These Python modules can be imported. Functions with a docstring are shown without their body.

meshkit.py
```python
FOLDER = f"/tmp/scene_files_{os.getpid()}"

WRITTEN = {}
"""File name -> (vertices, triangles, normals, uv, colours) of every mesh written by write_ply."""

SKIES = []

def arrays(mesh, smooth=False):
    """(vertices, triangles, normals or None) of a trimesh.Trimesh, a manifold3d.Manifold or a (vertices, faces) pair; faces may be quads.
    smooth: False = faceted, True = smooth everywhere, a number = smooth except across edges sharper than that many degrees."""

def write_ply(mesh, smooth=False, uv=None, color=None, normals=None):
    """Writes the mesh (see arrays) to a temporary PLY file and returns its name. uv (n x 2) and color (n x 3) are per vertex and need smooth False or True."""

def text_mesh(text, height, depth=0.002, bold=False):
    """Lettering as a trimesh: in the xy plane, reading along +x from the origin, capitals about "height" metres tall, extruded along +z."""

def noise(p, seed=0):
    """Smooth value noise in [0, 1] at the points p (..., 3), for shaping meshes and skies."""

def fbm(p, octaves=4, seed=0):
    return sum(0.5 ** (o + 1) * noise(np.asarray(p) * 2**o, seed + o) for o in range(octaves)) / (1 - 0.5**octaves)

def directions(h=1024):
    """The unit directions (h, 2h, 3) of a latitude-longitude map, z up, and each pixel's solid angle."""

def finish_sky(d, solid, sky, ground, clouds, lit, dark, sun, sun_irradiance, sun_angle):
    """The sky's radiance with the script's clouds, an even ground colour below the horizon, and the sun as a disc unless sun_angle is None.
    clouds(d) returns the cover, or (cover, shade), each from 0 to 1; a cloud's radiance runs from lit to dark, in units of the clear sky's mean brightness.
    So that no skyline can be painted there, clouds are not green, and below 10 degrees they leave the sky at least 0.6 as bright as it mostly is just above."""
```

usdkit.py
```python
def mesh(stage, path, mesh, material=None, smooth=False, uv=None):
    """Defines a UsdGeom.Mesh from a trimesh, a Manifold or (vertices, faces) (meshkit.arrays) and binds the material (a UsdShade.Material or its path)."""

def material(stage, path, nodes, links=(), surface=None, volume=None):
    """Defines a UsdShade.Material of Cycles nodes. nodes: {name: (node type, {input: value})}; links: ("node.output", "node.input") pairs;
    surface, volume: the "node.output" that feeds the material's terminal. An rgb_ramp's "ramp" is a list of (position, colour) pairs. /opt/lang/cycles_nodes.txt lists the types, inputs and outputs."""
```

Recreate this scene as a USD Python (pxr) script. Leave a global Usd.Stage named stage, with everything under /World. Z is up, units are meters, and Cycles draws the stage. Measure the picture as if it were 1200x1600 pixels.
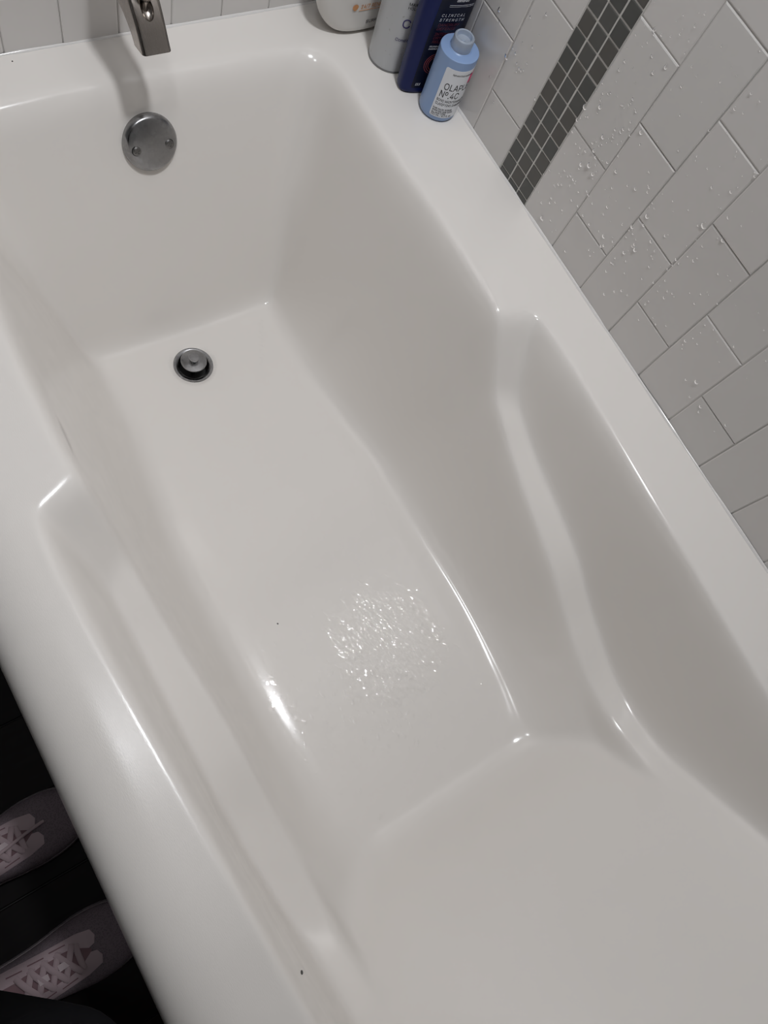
import math, random
import numpy as np, trimesh, manifold3d as m3
import usdkit, meshkit
from pxr import Usd, UsdGeom, UsdLux, UsdShade, Gf, Sdf

random.seed(7)
rng = np.random.default_rng(7)
stage = Usd.Stage.CreateInMemory()
UsdGeom.SetStageUpAxis(stage, 'Z'); UsdGeom.SetStageMetersPerUnit(stage, 1.0)
UsdGeom.Xform.Define(stage, '/World'); UsdGeom.Scope.Define(stage, '/World/Looks')
DECK = 0.5          # height of the tub's deck above the floor; below, z = 0 is the deck
UP = np.array([0, 0, DECK])

# ------------------------------------------------------------------ camera, lights, exposure
CAM = np.array([-0.8121580637, -0.4904686543, 0.8474115961])
CR = np.array([[0.8297572951, -0.4931525622, 0.2613491564], [-0.4014356120, -0.8526571152, -0.3344028908], [0.3877528602, 0.1725583796, -0.9054674622]])
cam = UsdGeom.Camera.Define(stage, '/World/camera')
cam.CreateHorizontalApertureAttr(36.0); cam.CreateVerticalApertureAttr(48.0)
cam.CreateFocalLengthAttr(36.0 * 1210.15 / 1200); cam.CreateClippingRangeAttr((0.05, 100.0))
M = np.eye(4); M[:3, 0] = CR[0]; M[:3, 1] = -CR[1]; M[:3, 2] = -CR[2]; M[:3, 3] = CAM + UP
cam.AddTransformOp().Set(Gf.Matrix4d(*M.T.ravel().tolist()))
cam.CreateExposureAttr(-2.16)
CEIL = 1.92
# two adjustable downlights, both turned towards the spout wall: position, radius, power, colour, tilt about x and y (degrees)
LAMPS = [((-0.34, -0.28, CEIL - 0.055), 0.085, 21.0, (0.945, 0.965, 1.0), (32, -8)),
         ((-0.89, -0.27, CEIL - 0.055), 0.085, 4.2, (0.945, 0.965, 1.0), (32, -10))]
for i, (p, r, power, col, tilt) in enumerate(LAMPS):
    l = UsdLux.DiskLight.Define(stage, f'/World/ceiling_lamp_light_{i + 1:03d}')
    l.CreateRadiusAttr(r); l.CreateColorAttr(Gf.Vec3f(*col)); l.CreateNormalizeAttr(True); l.CreateIntensityAttr(power)
    l.AddTranslateOp().Set(Gf.Vec3d(p[0], p[1], p[2] + DECK)); l.AddRotateXYZOp().Set(Gf.Vec3f(tilt[0], tilt[1], 0))

# ------------------------------------------------------------------ helpers
used = {}
def numbered(parent, name):
    k = (parent, name); n = used.get(k, 0); used[k] = n + 1
    return f'{parent}/{name}' if n == 0 else f'{parent}/{name}_{n:03d}'
origin = {'/World': np.zeros(3)}
def tag(p, label=None, cat=None, group=None, kind=None):
    p = p.GetPrim() if hasattr(p, 'GetPrim') else p
    for k, v in (('label', label), ('category', cat), ('group', group), ('kind', kind)):
        if v: p.SetCustomDataByKey(k, v)
    return p
def thing(name, loc, label=None, cat=None, group=None, kind=None):
    path = numbered('/World', name); x = UsdGeom.Xform.Define(stage, path)
    x.AddTranslateOp().Set(Gf.Vec3d(*(np.array(loc, float) + UP))); origin[path] = np.array(loc, float)
    tag(x, label, cat, group, kind); return path
def arr(mesh):
    v, f, _ = meshkit.arrays(mesh)
    return np.array(v, float), np.array(f, int)
def cat_(meshes):
    vs, fs, n = [], [], 0
    for m in meshes:
        v, f = arr(m); vs.append(v); fs.append(f + n); n += len(v)
    return np.vstack(vs), np.vstack(fs)
def obj(name, mesh, mat, parent='/World', smooth=35, label=None, cat=None, group=None, kind=None):
    """mesh in scene coordinates (z = 0 at the deck)"""
    v, f = arr(mesh)
    v = v - origin[parent] + (UP if parent == '/World' else 0)
    path = numbered(parent, name); origin[path] = origin[parent]
    usdkit.mesh(stage, path, (v, f), mat, smooth=smooth)
    tag(stage.GetPrimAtPath(path), label, cat, group, kind); return path
def mat(name, nodes, links=(), surface='p.BSDF'):
    return usdkit.material(stage, f'/World/Looks/{name}', nodes, links, surface=surface)
def plain(name, col, rough=0.4, metal=0.0, **kw):
    return mat(name, {'p': ('principled_bsdf', dict(base_color=col, roughness=rough, metallic=metal, **kw))})
def box(x0, x1, y0, y1, z0, z1):
    m = trimesh.creation.box([x1 - x0, y1 - y0, z1 - z0]); m.apply_translation([(x0 + x1) / 2, (y0 + y1) / 2, (z0 + z1) / 2]); return m
def lathe(prof, n=48, c=(0, 0, 0)):
    """prof: (r, z) from bottom to top; closed on the axis where r = 0"""
    prof = np.array(prof, float); a = np.arange(n) * 2 * np.pi / n
    v = np.stack([prof[:, 0][:, None] * np.cos(a), prof[:, 0][:, None] * np.sin(a), np.repeat(prof[:, 1][:, None], n, 1)], -1).reshape(-1, 3)
    i, j = np.meshgrid(np.arange(len(prof) - 1), np.arange(n), indexing='ij'); k = (j + 1) % n
    q = np.stack([i * n + j, i * n + k, (i + 1) * n + k, (i + 1) * n + j], -1).reshape(-1, 4)
    m = trimesh.Trimesh(v, np.vstack([q[:, [0, 1, 2]], q[:, [0, 2, 3]]]), process=True)
    m.update_faces(m.nondegenerate_faces()); m.apply_translation(c); return m
def loft(rings, caps=True):
    """rings: list of (n, 3) closed loops"""
    n = len(rings[0]); v = np.vstack(rings); i, j = np.meshgrid(np.arange(len(rings) - 1), np.arange(n), indexing='ij'); k = (j + 1) % n
    q = np.stack([i * n + j, i * n + k, (i + 1) * n + k, (i + 1) * n + j], -1).reshape(-1, 4)
    f = np.vstack([q[:, [0, 1, 2]], q[:, [0, 2, 3]]])
    if caps:
        a, b = len(v), len(v) + 1; v = np.vstack([v, rings[0].mean(0), rings[-1].mean(0)])
        r = np.arange(n); s = (r + 1) % n; o = (len(rings) - 1) * n
        f = np.vstack([f, np.c_[np.full(n, a), s, r], np.c_[np.full(n, b), o + r, o + s]])
    return v, f
def tube(pts, rad, sides=8, flat=1.0, up=(0, 0, 1)):
    p = np.asarray(pts, float); t = np.gradient(p, axis=0); t /= np.linalg.norm(t, axis=1, keepdims=True) + 1e-12
    a = np.cross(t, up); a /= np.linalg.norm(a, axis=1, keepdims=True) + 1e-12; b = np.cross(a, t)
    ang = np.arange(sides) * 2 * np.pi / sides; rad = np.broadcast_to(rad, len(p))
    return loft([p[i] + rad[i] * (np.cos(ang)[:, None] * a[i] + flat * np.sin(ang)[:, None] * b[i]) for i in range(len(p))])
def spline(pts, n):
    from scipy.interpolate import CubicSpline
    p = np.asarray(pts, float); d = np.r_[0, np.cumsum(np.linalg.norm(np.diff(p, axis=0), axis=1))]
    return CubicSpline(d, p)(np.linspace(0, d[-1], n))
def smax(a, b, k):
    h = np.clip(0.5 + 0.5 * (a - b) / k, 0, 1); return b + (a - b) * h + k * h * (1 - h)
def smin(a, b, k): return -smax(-a, -b, k)
def frame(n, up=(0, 0, 1)):
    n = np.array(n, float) / np.linalg.norm(n); r = np.cross(up, n); r /= np.linalg.norm(r); return r, np.cross(n, r), n
def orient(mesh, c, n, up=(0, 0, 1)):
    """local +z to direction n, local +y to up"""
    v, f = arr(mesh); r, u, n = frame(n, up); return v[:, :1] * r + v[:, 1:2] * u + v[:, 2:] * n + np.array(c), f
def flat_text(s, h, depth=0.0002, bold=False, width=None, center=False):
    v, f = arr(meshkit.text_mesh(s, h, depth, bold))
    if width: v[:, 0] *= width / (v[:, 0].max())
    if center: v[:, 0] -= v[:, 0].max() / 2
    return v, f

# ------------------------------------------------------------------ materials
TUB = (0.82, 0.785, 0.745)
tub_mat = mat('tub_enamel', {'g': ('geometry', {}),
    'n': ('noise_texture', {'scale': 9.0, 'detail': 3.0}), 'r': ('map_range', {'from_min': 0.3, 'from_max': 0.7, 'to_min': 0.10, 'to_max': 0.17}),
    # the deck on the room side is worn dull by use: higher roughness and fine scratches there
    'sx': ('separate_xyz', {}), 'wx': ('map_range', {'from_min': -0.735, 'from_max': -0.765, 'to_min': 0.0, 'to_max': 0.08, 'clamp': True}), 'a': ('math', {'math_type': 'add'}),
    'mp': ('mapping', {'scale': (900.0, 260.0, 260.0), 'rotation': (0.0, 0.0, 0.6)}), 'sc': ('noise_texture', {'scale': 1.0, 'detail': 3.0}),
    'w5': ('math', {'math_type': 'multiply', 'value2': 1.6}), 'b': ('bump', {'distance': 0.0005}),
    'p': ('principled_bsdf', {'base_color': TUB, 'specular_ior_level': 0.5})},
    [('g.position', 'n.vector'), ('n.fac', 'r.value'), ('g.position', 'sx.vector'), ('sx.x', 'wx.value'), ('r.result', 'a.value1'), ('wx.result', 'a.value2'), ('a.value', 'p.roughness'),
     ('g.position', 'mp.vector'), ('mp.vector', 'sc.vector'), ('sc.fac', 'b.height'), ('wx.result', 'w5.value1'), ('w5.value', 'b.strength'), ('b.normal', 'p.normal')])
tile_mats = [mat(f'wall_tile_{i}', {'g': ('geometry', {}), 'n': ('noise_texture', {'scale': 14.0, 'detail': 2.0}),
    'b': ('bump', {'strength': 0.04, 'distance': 0.002}), 'p': ('principled_bsdf', {'base_color': c, 'roughness': 0.03})},
    [('g.position', 'n.vector'), ('n.fac', 'b.height'), ('b.normal', 'p.normal')]) for i, c in enumerate([(0.70, 0.675, 0.655), (0.715, 0.69, 0.67), (0.69, 0.67, 0.65)])]
grout_mat = plain('grout', (0.52, 0.50, 0.48), 0.85)
mosaic_mats = [plain(f'mosaic_glass_{i}', c, 0.28) for i, c in enumerate([(0.083, 0.084, 0.078), (0.092, 0.092, 0.086), (0.075, 0.077, 0.072), (0.094, 0.089, 0.08)])]
mgrout_mat = plain('mosaic_grout', (0.66, 0.64, 0.61), 0.8)
caulk_mat = plain('caulk', (0.78, 0.76, 0.74), 0.15)
chrome_mat = mat('brushed_chrome', {'g': ('geometry', {}), 'n': ('noise_texture', {'scale': 60.0, 'detail': 3.0}), 'r': ('map_range', {'from_min': 0.3, 'from_max': 0.7, 'to_min': 0.16, 'to_max': 0.28}),
    'p': ('principled_bsdf', {'base_color': (0.33, 0.33, 0.335), 'metallic': 1.0})}, [('g.position', 'n.vector'), ('n.fac', 'r.value'), ('r.result', 'p.roughness')])
steel_dark = plain('screw_steel', (0.22, 0.215, 0.21), 0.35, 1.0)
dark_mat = plain('dark_hole', (0.012, 0.012, 0.012), 0.6)
nickel_mat = mat('brushed_nickel', {'g': ('geometry', {}), 'mp': ('mapping', {'scale': (400.0, 30.0, 30.0)}), 'n': ('noise_texture', {'scale': 4.0, 'detail': 2.0}), 'r': ('map_range', {'from_min': 0.3, 'from_max': 0.7, 'to_min': 0.20, 'to_max': 0.25}),
    'p': ('principled_bsdf', {'base_color': (0.40, 0.365, 0.335), 'metallic': 1.0})}, [('g.position', 'mp.vector'), ('mp.vector', 'n.vector'), ('n.fac', 'r.value'), ('r.result', 'p.roughness')])
water_mat = mat('water', {'f': ('fresnel', {'IOR': 1.45}), 't': ('transparent_bsdf', {'color': (1, 1, 1)}), 'g': ('glossy_bsdf', {'color': (1, 1, 1), 'roughness': 0.03}), 'm': ('mix_closure', {})},
    [('f.fac', 'm.fac'), ('t.BSDF', 'm.closure1'), ('g.BSDF', 'm.closure2')], 'm.closure')
paint_mat = plain('wall_paint', (0.33, 0.33, 0.325), 0.7)
ceil_mat = plain('ceiling_paint', (0.62, 0.61, 0.60), 0.8)
lamp_mat = mat('lamp_glass', {'e': ('emission', {'color': (1, 0.96, 0.93), 'strength': 3.0})}, surface='e.emission')
lamp_rim = plain('lamp_rim', (0.8, 0.8, 0.8), 0.4)
wood_mats = [mat(f'dark_wood_{i}', {'g': ('geometry', {}), 'mp': ('mapping', {'scale': (3.0, 40.0, 10.0)}), 'n': ('noise_texture', {'scale': 3.0, 'detail': 5.0}),
    'c': ('rgb_ramp', {'ramp': [(0.25, tuple(0.45 * x for x in c)), (0.75, c)]}), 'p': ('principled_bsdf', {'roughness': 0.5, 'specular_ior_level': 0.12})},
    [('g.position', 'mp.vector'), ('mp.vector', 'n.vector'), ('n.fac', 'c.fac'), ('c.color', 'p.base_color')]) for i, c in enumerate([(0.0065, 0.0038, 0.0038), (0.0045, 0.0030, 0.0032), (0.0085, 0.0045, 0.0042)])]

# ------------------------------------------------------------------ the tub
XC = -0.445; YB = 0.4406; YN = -1.235; XL = -0.897
def tab(y, pts):
    from scipy.interpolate import PchipInterpolator
    p = np.array(sorted(pts)); return PchipInterpolator(p[:, 0], p[:, 1], extrapolate=False)(np.clip(y, p[0, 0], p[-1, 0]))
def floor_z(y): return -0.366 - 0.030 * np.clip((y + 0.30) / 0.5, -1, 1.2) * 0.5
def tub_raw(x, y):
    s = np.sqrt((x - XC) ** 2 + 1e-5); zf = floor_z(y) + 0.30 * np.minimum(np.abs(x - XC), 0.15) ** 2      # very slightly dished
    wf = tab(y, [(0.30, 0.170), (0.19, 0.172), (0.05, 0.186), (-0.08, 0.200), (-0.18, 0.212), (-0.28, 0.214), (-0.40, 0.214), (-0.52, 0.212), (-0.60, 0.208), (-0.70, 0.197), (-1.0, 0.190)])
    wt = tab(y, [(0.40, 0.286), (0.165, 0.288), (0.0, 0.295), (-0.135, 0.295), (-0.22, 0.2815), (-0.32, 0.272), (-0.48, 0.257), (-0.58, 0.253), (-0.757, 0.234), (-1.0, 0.22)])
    zt = tab(y, [(0.40, 0.0), (-0.135, 0.0), (-0.22, -0.095), (-0.32, -0.128), (-0.48, -0.168), (-0.58, -0.212), (-0.757, -0.262), (-1.0, -0.27)])
    side = zf + (s - wf) * (zt - zf) / (wt - wf)
    side = np.where(s > wt, np.maximum(side, zt + (s - wt) * (3.0 + 6.0 * np.clip((-0.17 - y) / 0.10, 0, 1))), side)
    bow = 0.012 * (1 - (s / 0.28) ** 2)
    back = (y - (0.346 + bow)) * 2.30
    side = smax(side, zf, 0.165 - 0.095 * np.clip((y - 0.04) / 0.14, 0, 1))                                     # wide cove along both sides of the floor
    walls = smax(side, back, 0.035 + 0.10 * np.clip((np.maximum(side, back) - zf - 0.02) / 0.16, 0, 1))
    riser = zf + (-0.715 - y) * 1.9
    b1 = smax(smax(walls, riser, 0.06), zf, 0.030)
    zs = tab(y, [(0.0, -0.08), (-0.22, -0.095), (-0.32, -0.128), (-0.48, -0.168), (-0.58, -0.212), (-0.757, -0.262), (-1.0, -0.34)])
    sb = tab(y, [(0.0, 0.328), (-0.22, 0.322), (-0.48, 0.316), (-0.60, 0.310), (-0.70, 0.299), (-0.80, 0.285), (-1.2, 0.24)])
    st = tab(y, [(0.0, 0.353), (-0.22, 0.350), (-0.50, 0.338), (-0.76, 0.325), (-1.2, 0.300)])
    arm = zs + (s - sb) * (0 - zs) / (st - sb)
    end = -0.095 + (y + 0.222 + 0.45 * (s - 0.28)) * 1.12
    rest = -0.262 + (-0.757 - y) * 0.72 + 0.9 * np.maximum(s - 0.12, 0) ** 2
    up = smax(smax(smax(zs, arm, 0.020), end, 0.016), rest, 0.09)
    t = np.clip((-0.62 - y) / 0.12, 0, 1)
    z = smin(b1, up, 0.018 + 0.085 * t * t * (3 - 2 * t))
    e = np.exp(-((y + 0.165) / 0.045) ** 2) * np.clip((s - 0.27) / 0.03, 0, 1)
    return smin(z, 0.0 * z, 0.045 - 0.026 * e)
from scipy.ndimage import gaussian_filter, map_coordinates
GX, GY, GS = np.arange(-0.92, 0.05, 0.0025), np.arange(-1.30, 0.50, 0.0025), 0.0025
_g = gaussian_filter(tub_raw(*np.meshgrid(GX, GY, indexing='ij')), 0.0047 / GS, mode='nearest')      # rounds every edge as cast enamel is rounded
def tub_z(x, y): return map_coordinates(_g, [(np.asarray(x) - GX[0]) / GS, (np.asarray(y) - GY[0]) / GS], order=3, mode='nearest')
DR = (-0.4625, 0.123)      # drain
def drain_dip(x, y, z):
    r = np.hypot(x - DR[0], y - DR[1])
    zc = tub_z(np.array([DR[0]]), np.array([DR[1]]))[0]
    dip = np.clip((0.043 - r) / 0.012, 0, 1); dip = dip * dip * (3 - 2 * dip)
    z = z * (1 - dip) + (zc - 0.003) * dip
    return np.where(r < 0.026, zc - 0.045, z)
def grid(xs, ys):
    X, Y = np.meshgrid(xs, ys, indexing='ij'); n, m = X.shape
    i, j = np.meshgrid(np.arange(n - 1), np.arange(m - 1), indexing='ij')
    q = np.stack([i * m + j, (i + 1) * m + j, (i + 1) * m + j + 1, i * m + j + 1], -1).reshape(-1, 4)
    return X.ravel(), Y.ravel(), np.vstack([q[:, [0, 1, 2]], q[:, [0, 2, 3]]]), n, m
LW, LH = 0.080, 0.058
xs = np.linspace(XL + LW, -0.001, 300); ys = np.linspace(YN, YB, 520)
lip = []
for a in np.linspace(0, np.pi / 2, 26)[1:][::-1]:      # superellipse roll: no crease where it leaves the flat deck
    lip.append((XL + LW - LW * math.sin(a) ** (2 / 2.5), -LH + LH * math.cos(a) ** (2 / 2.5)))
lip = [(XL + 0.018, -0.088), (XL + 0.006, -0.080), (XL + 0.001, -0.068)] + lip
X, Y, F, n, m = grid(np.r_[[p[0] for p in lip], xs], ys)
Z = drain_dip(X, Y, tub_z(X, Y)); nl = len(lip)
Zg = Z.reshape(n, m); Zg[:nl] = np.minimum(Zg[:nl], 0) * 0 + np.array([p[1] for p in lip])[:, None]
V = np.c_[X, Y, Zg.ravel()]
tub = thing('bathtub', (XC, -0.4, -DECK), 'white enamelled bathtub with sloping armrests and backrest, set against the tiled walls', 'bathtub')
obj('basin', (V, F), tub_mat, tub, smooth=True)
obj('apron', box(XL + 0.012, XL + 0.03, YN, YB, -DECK, -0.080), tub_mat, tub)
zc = tub_z(np.array([DR[0]]), np.array([DR[1]]))[0]
fl = obj('drain_flange', lathe([(0.0245, -0.03), (0.0245, -0.004), (0.0262, -0.001), (0.0300, 0.0008), (0.0325, 0.0006), (0.0338, -0.0010), (0.0338, -0.004)], 64, (DR[0], DR[1], zc)), chrome_mat, tub, label='round chrome drain ring')
obj('drain_hole', lathe([(0, -0.028), (0.0246, -0.028), (0.0246, -0.012), (0.0244, -0.012), (0.0240, -0.0275), (0, -0.0275)][:3] + [(0.0243, -0.0118), (0.0240, -0.0275), (0, -0.0275)], 48, (DR[0], DR[1], zc)), dark_mat, tub, label='dark open drain hole')
st_ = obj('drain_stopper', lathe([(0, 0.009), (0.0195, 0.009), (0.0216, 0.0105), (0.0220, 0.0125), (0.0212, 0.0134), (0.012, 0.0146), (0, 0.0150)], 56, (DR[0], DR[1], zc)), chrome_mat, tub, label='raised chrome drain stopper disc')
obj('stopper_stem', lathe([(0, -0.026), (0.005, -0.026), (0.005, 0.010), (0, 0.010)], 20, (DR[0], DR[1], zc)), steel_dark, st_)
obj('knob', lathe([(0.0066, 0.0135), (0.0064, 0.0200), (0.0084, 0.0225), (0.0088, 0.0245), (0.0080, 0.0262), (0, 0.0268)], 32, (DR[0], DR[1], zc)), chrome_mat, st_)
# overflow plate on the sloping end wall
def wall_point(x, z):
    y = np.linspace(0.15, 0.40, 4000); zz = tub_z(np.full_like(y, x), y); i = np.argmax(zz > z); e = 1e-3
    gx = (tub_z(np.array([x + e]), y[i:i + 1]) - tub_z(np.array([x - e]), y[i:i + 1]))[0] / (2 * e)
    gy = (tub_z(np.array([x]), y[i:i + 1] + e) - tub_z(np.array([x]), y[i:i + 1] - e))[0] / (2 * e)
    nn = np.array([-gx, -gy, 1.0]); return np.array([x, y[i], z]), nn / np.linalg.norm(nn)
OC, ON = wall_point(-0.4455, -0.074)
OC = OC + ON * 0.002
plate = lathe([(0.0392, -0.004), (0.0405, 0.001), (0.0398, 0.005), (0.0368, 0.0088), (0.0335, 0.0102), (0.026, 0.0112), (0.012, 0.0118), (0, 0.012)], 80)
op = obj('overflow_plate', orient(plate, OC, ON), chrome_mat, tub, label='round chrome overflow plate with two screws')
def screw():
    d = m3.Manifold(m3.Mesh(*[np.ascontiguousarray(a) for a in (lambda v, f: (v.astype(np.float32), f.astype(np.uint32)))(*arr(lathe([(0, 0), (0.0062, 0), (0.0062, 0.0012), (0.0045, 0.0022), (0, 0.0026)], 32)))]))
    for a in (20, 110):
        d = d - m3.Manifold.cube([0.0085, 0.0024, 0.004], True).translate([0, 0, 0.003]).rotate([0, 0, a])
    return d
r_, u_, n_ = frame(ON)
for sx in (-1, 1):
    c = OC + r_ * (sx * 0.0245) + u_ * (-0.004) + n_ * 0.0108
    s_ = obj('screw', orient(screw(), c, ON), steel_dark, op)
    obj('screw_recess', orient(lathe([(0, 0), (0.0072, 0), (0.0072, 0.0006), (0, 0.0006)], 28), c - n_ * 0.0002, ON), dark_mat, op)

# ------------------------------------------------------------------ the room
def tile_mesh(u0, u1, v0, v1, th=0.008, b=0.0015, d=0.0007):
    """a tile on the plane x = 0 facing -x; u along y, v along z"""
    P = []
    for x, e in ((th, 0), (d, 0), (0.0, b)):
        P += [(x, u0 + e, v0 + e), (x, u1 - e, v0 + e), (x, u1 - e, v1 - e), (x, u0 + e, v1 - e)]
    Fc = [(8, 11, 10), (8, 10, 9)]
    for k in (0, 4):
        for i in range(4):
            a, b_ = k + i, k + (i + 1) % 4; Fc += [(a, a + 4, b_ + 4), (a, b_ + 4, b_)]
    return np.array(P, float), np.array(Fc)
W = 0.0778; H = 0.1591; MW = 0.0725; G = 0.0008
wall_r = thing('wall_right', (0, -0.4, -DECK), 'off-white tiled wall with a grey mosaic strip along the far side of the bathtub', 'wall', kind='structure')
obj('backing', box(0.0013, 0.10, YN, YB + 0.1, -DECK, CEIL), grout_mat, wall_r)
far_tiles = []
def column(u0, u1, start, shift):
    z0 = -0.003; z1 = start
    while z0 < CEIL - 0.01:
        z1_ = min(z1, CEIL)
        t = tile_mesh(u0 + G, u1 - G, z0 + (G if z0 > 0 else 0), z1_ - G)
        dx = rng.uniform(-0.0005, 0.0005); t[0][:, 0] += dx
        # a hair of tilt, as tiles are set by hand
        t[0][:, 0] += (t[0][:, 2] - (z0 + z1_) / 2) * rng.uniform(-0.005, 0.005)
        if shift: yield t, z0
        else: yield t, z0
        z0, z1 = z1_, z1_ + H
def put_tiles(cols, wall, tf=lambda v: v, near=lambda u0, u1, z0: True):
    rest = []
    for u0, u1, start in cols:
        for t, z0 in column(u0, u1, start, 0):
            v = tf(t[0])
            if near(u0, u1, z0): obj('tile', (v, t[1]), tile_mats[rng.integers(3)], wall, smooth=False)
            else: rest.append((v, t[1]))
    if rest: obj('tile_field', cat_(rest), tile_mats[0], wall, smooth=False, kind='stuff')
cols = []
for c in range(0, 15):
    u1 = -c * W; u0 = max(-(c + 1) * W, YN); cols.append((u0, u1, 0.1554 if c % 2 == 0 else 0.0764))
for c in range(0, 5):
    u0 = MW + c * W; u1 = min(MW + (c + 1) * W, YB - 0.001)
    cols.append((u0, u1, 0.0764 if c % 2 == 0 else 0.153))
put_tiles(cols, wall_r, near=lambda u0, u1, z0: z0 < 0.62 and u1 > -0.75)
# mosaic strip
obj('mosaic_backing', box(0.0011, 0.004, 0.0, MW, -0.003, CEIL), mgrout_mat, wall_r)
mp_, rest = 0.02572, []
for c in range(3):
    u0 = c * MW / 3
    zs_ = [-0.003] + [0.0104 + 0.002 * (c - 1) * 0 + i * mp_ for i in range(80)]
    for a, b in zip(zs_[:-1], zs_[1:]):
        if b > CEIL: break
        t = tile_mesh(u0 + 0.0014, u0 + MW / 3 - 0.0014, a + 0.0013, b - 0.0013, 0.004, 0.0007, 0.0005)
        t[0][:, 0] += rng.uniform(-0.0002, 0.0003)
        t[0][:, 1:] += rng.normal(0, 0.0002, 2)
        if a < 0.62: obj('mosaic_tile', t, mosaic_mats[rng.integers(4)], wall_r, smooth=False)
        else: rest.append(t)
obj('mosaic_field', cat_(rest), mosaic_mats[0], wall_r, smooth=False, kind='stuff')
# end wall behind the spout
wall_b = thing('wall_back', (-0.45, YB, -DECK), 'off-white tiled wall behind the tub spout', 'wall', kind='structure')
obj('backing', box(-2.4, 0.1, YB + 0.0013, YB + 0.1, -DECK, CEIL), grout_mat, wall_b)
def tf_back(v): return np.c_[v[:, 1], YB + v[:, 0], v[:, 2]]
XO = -0.5906; bcols = []
for c in range(-5, 8):
    u0, u1 = XO + c * W, XO + (c + 1) * W
    if u0 > -0.003: break
    bcols.append((u0, min(u1, -0.001), 0.153 if c % 2 else 0.0760))
rest = []
for u0, u1, start in bcols:
    for t, z0 in column(u0, u1, start, 0):
        f = t[1][:, ::-1]
        if z0 < 0.3: obj('tile', (tf_back(t[0]), f), tile_mats[rng.integers(3)], wall_b, smooth=False)
        else: rest.append((tf_back(t[0]), f))
obj('tile_field', cat_(rest), tile_mats[0], wall_b, smooth=False, kind='stuff')
obj('painted_plaster', box(-2.4, bcols[0][0], YB - 0.002, YB + 0.003, -DECK, CEIL), paint_mat, wall_b)
obj('wall_front', box(-2.4, 0.1, YN - 0.1, YN, -DECK, CEIL), paint_mat, label='painted wall at the backrest end of the bathtub', cat='wall', kind='structure')
obj('wall_left', box(-2.5, -2.4, YN - 0.1, YB + 0.1, -DECK, CEIL), paint_mat, label='painted wall across the room from the bathtub', cat='wall', kind='structure')
obj('ceiling', box(-2.5, 0.1, YN - 0.1, YB + 0.1, CEIL, CEIL + 0.08), ceil_mat, label='plain white bathroom ceiling above the bathtub', cat='ceiling', kind='structure')
fl_ = thing('floor', (-1.65, -0.4, -DECK), 'very dark wood plank floor beside the bathtub', 'floor', kind='structure')
obj('subfloor', box(-2.4, XL + 0.012, YN, YB, -DECK - 0.05, -DECK - 0.004), dark_mat, fl_)
k = 0; y = YN
while y < YB - 0.005:
    y1 = min(y + 0.12, YB); x = XL + 0.011; first = 0.35 + 0.3 * ((k * 7) % 5) / 5
    while x > -2.39:
        x0 = max(x - (first or 0.9), -2.4); first = 0
        t = tile_mesh(y + 0.0007, y1 - 0.0007, x0 + 0.0007, x - 0.0007, 0.012, 0.0015, 0.001)
        v = np.c_[t[0][:, 2], t[0][:, 1], -DECK - t[0][:, 0]]
        obj('plank', (v, t[1]), wood_mats[rng.integers(3)], fl_, smooth=False); x = x0
    y = y1; k += 1
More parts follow.
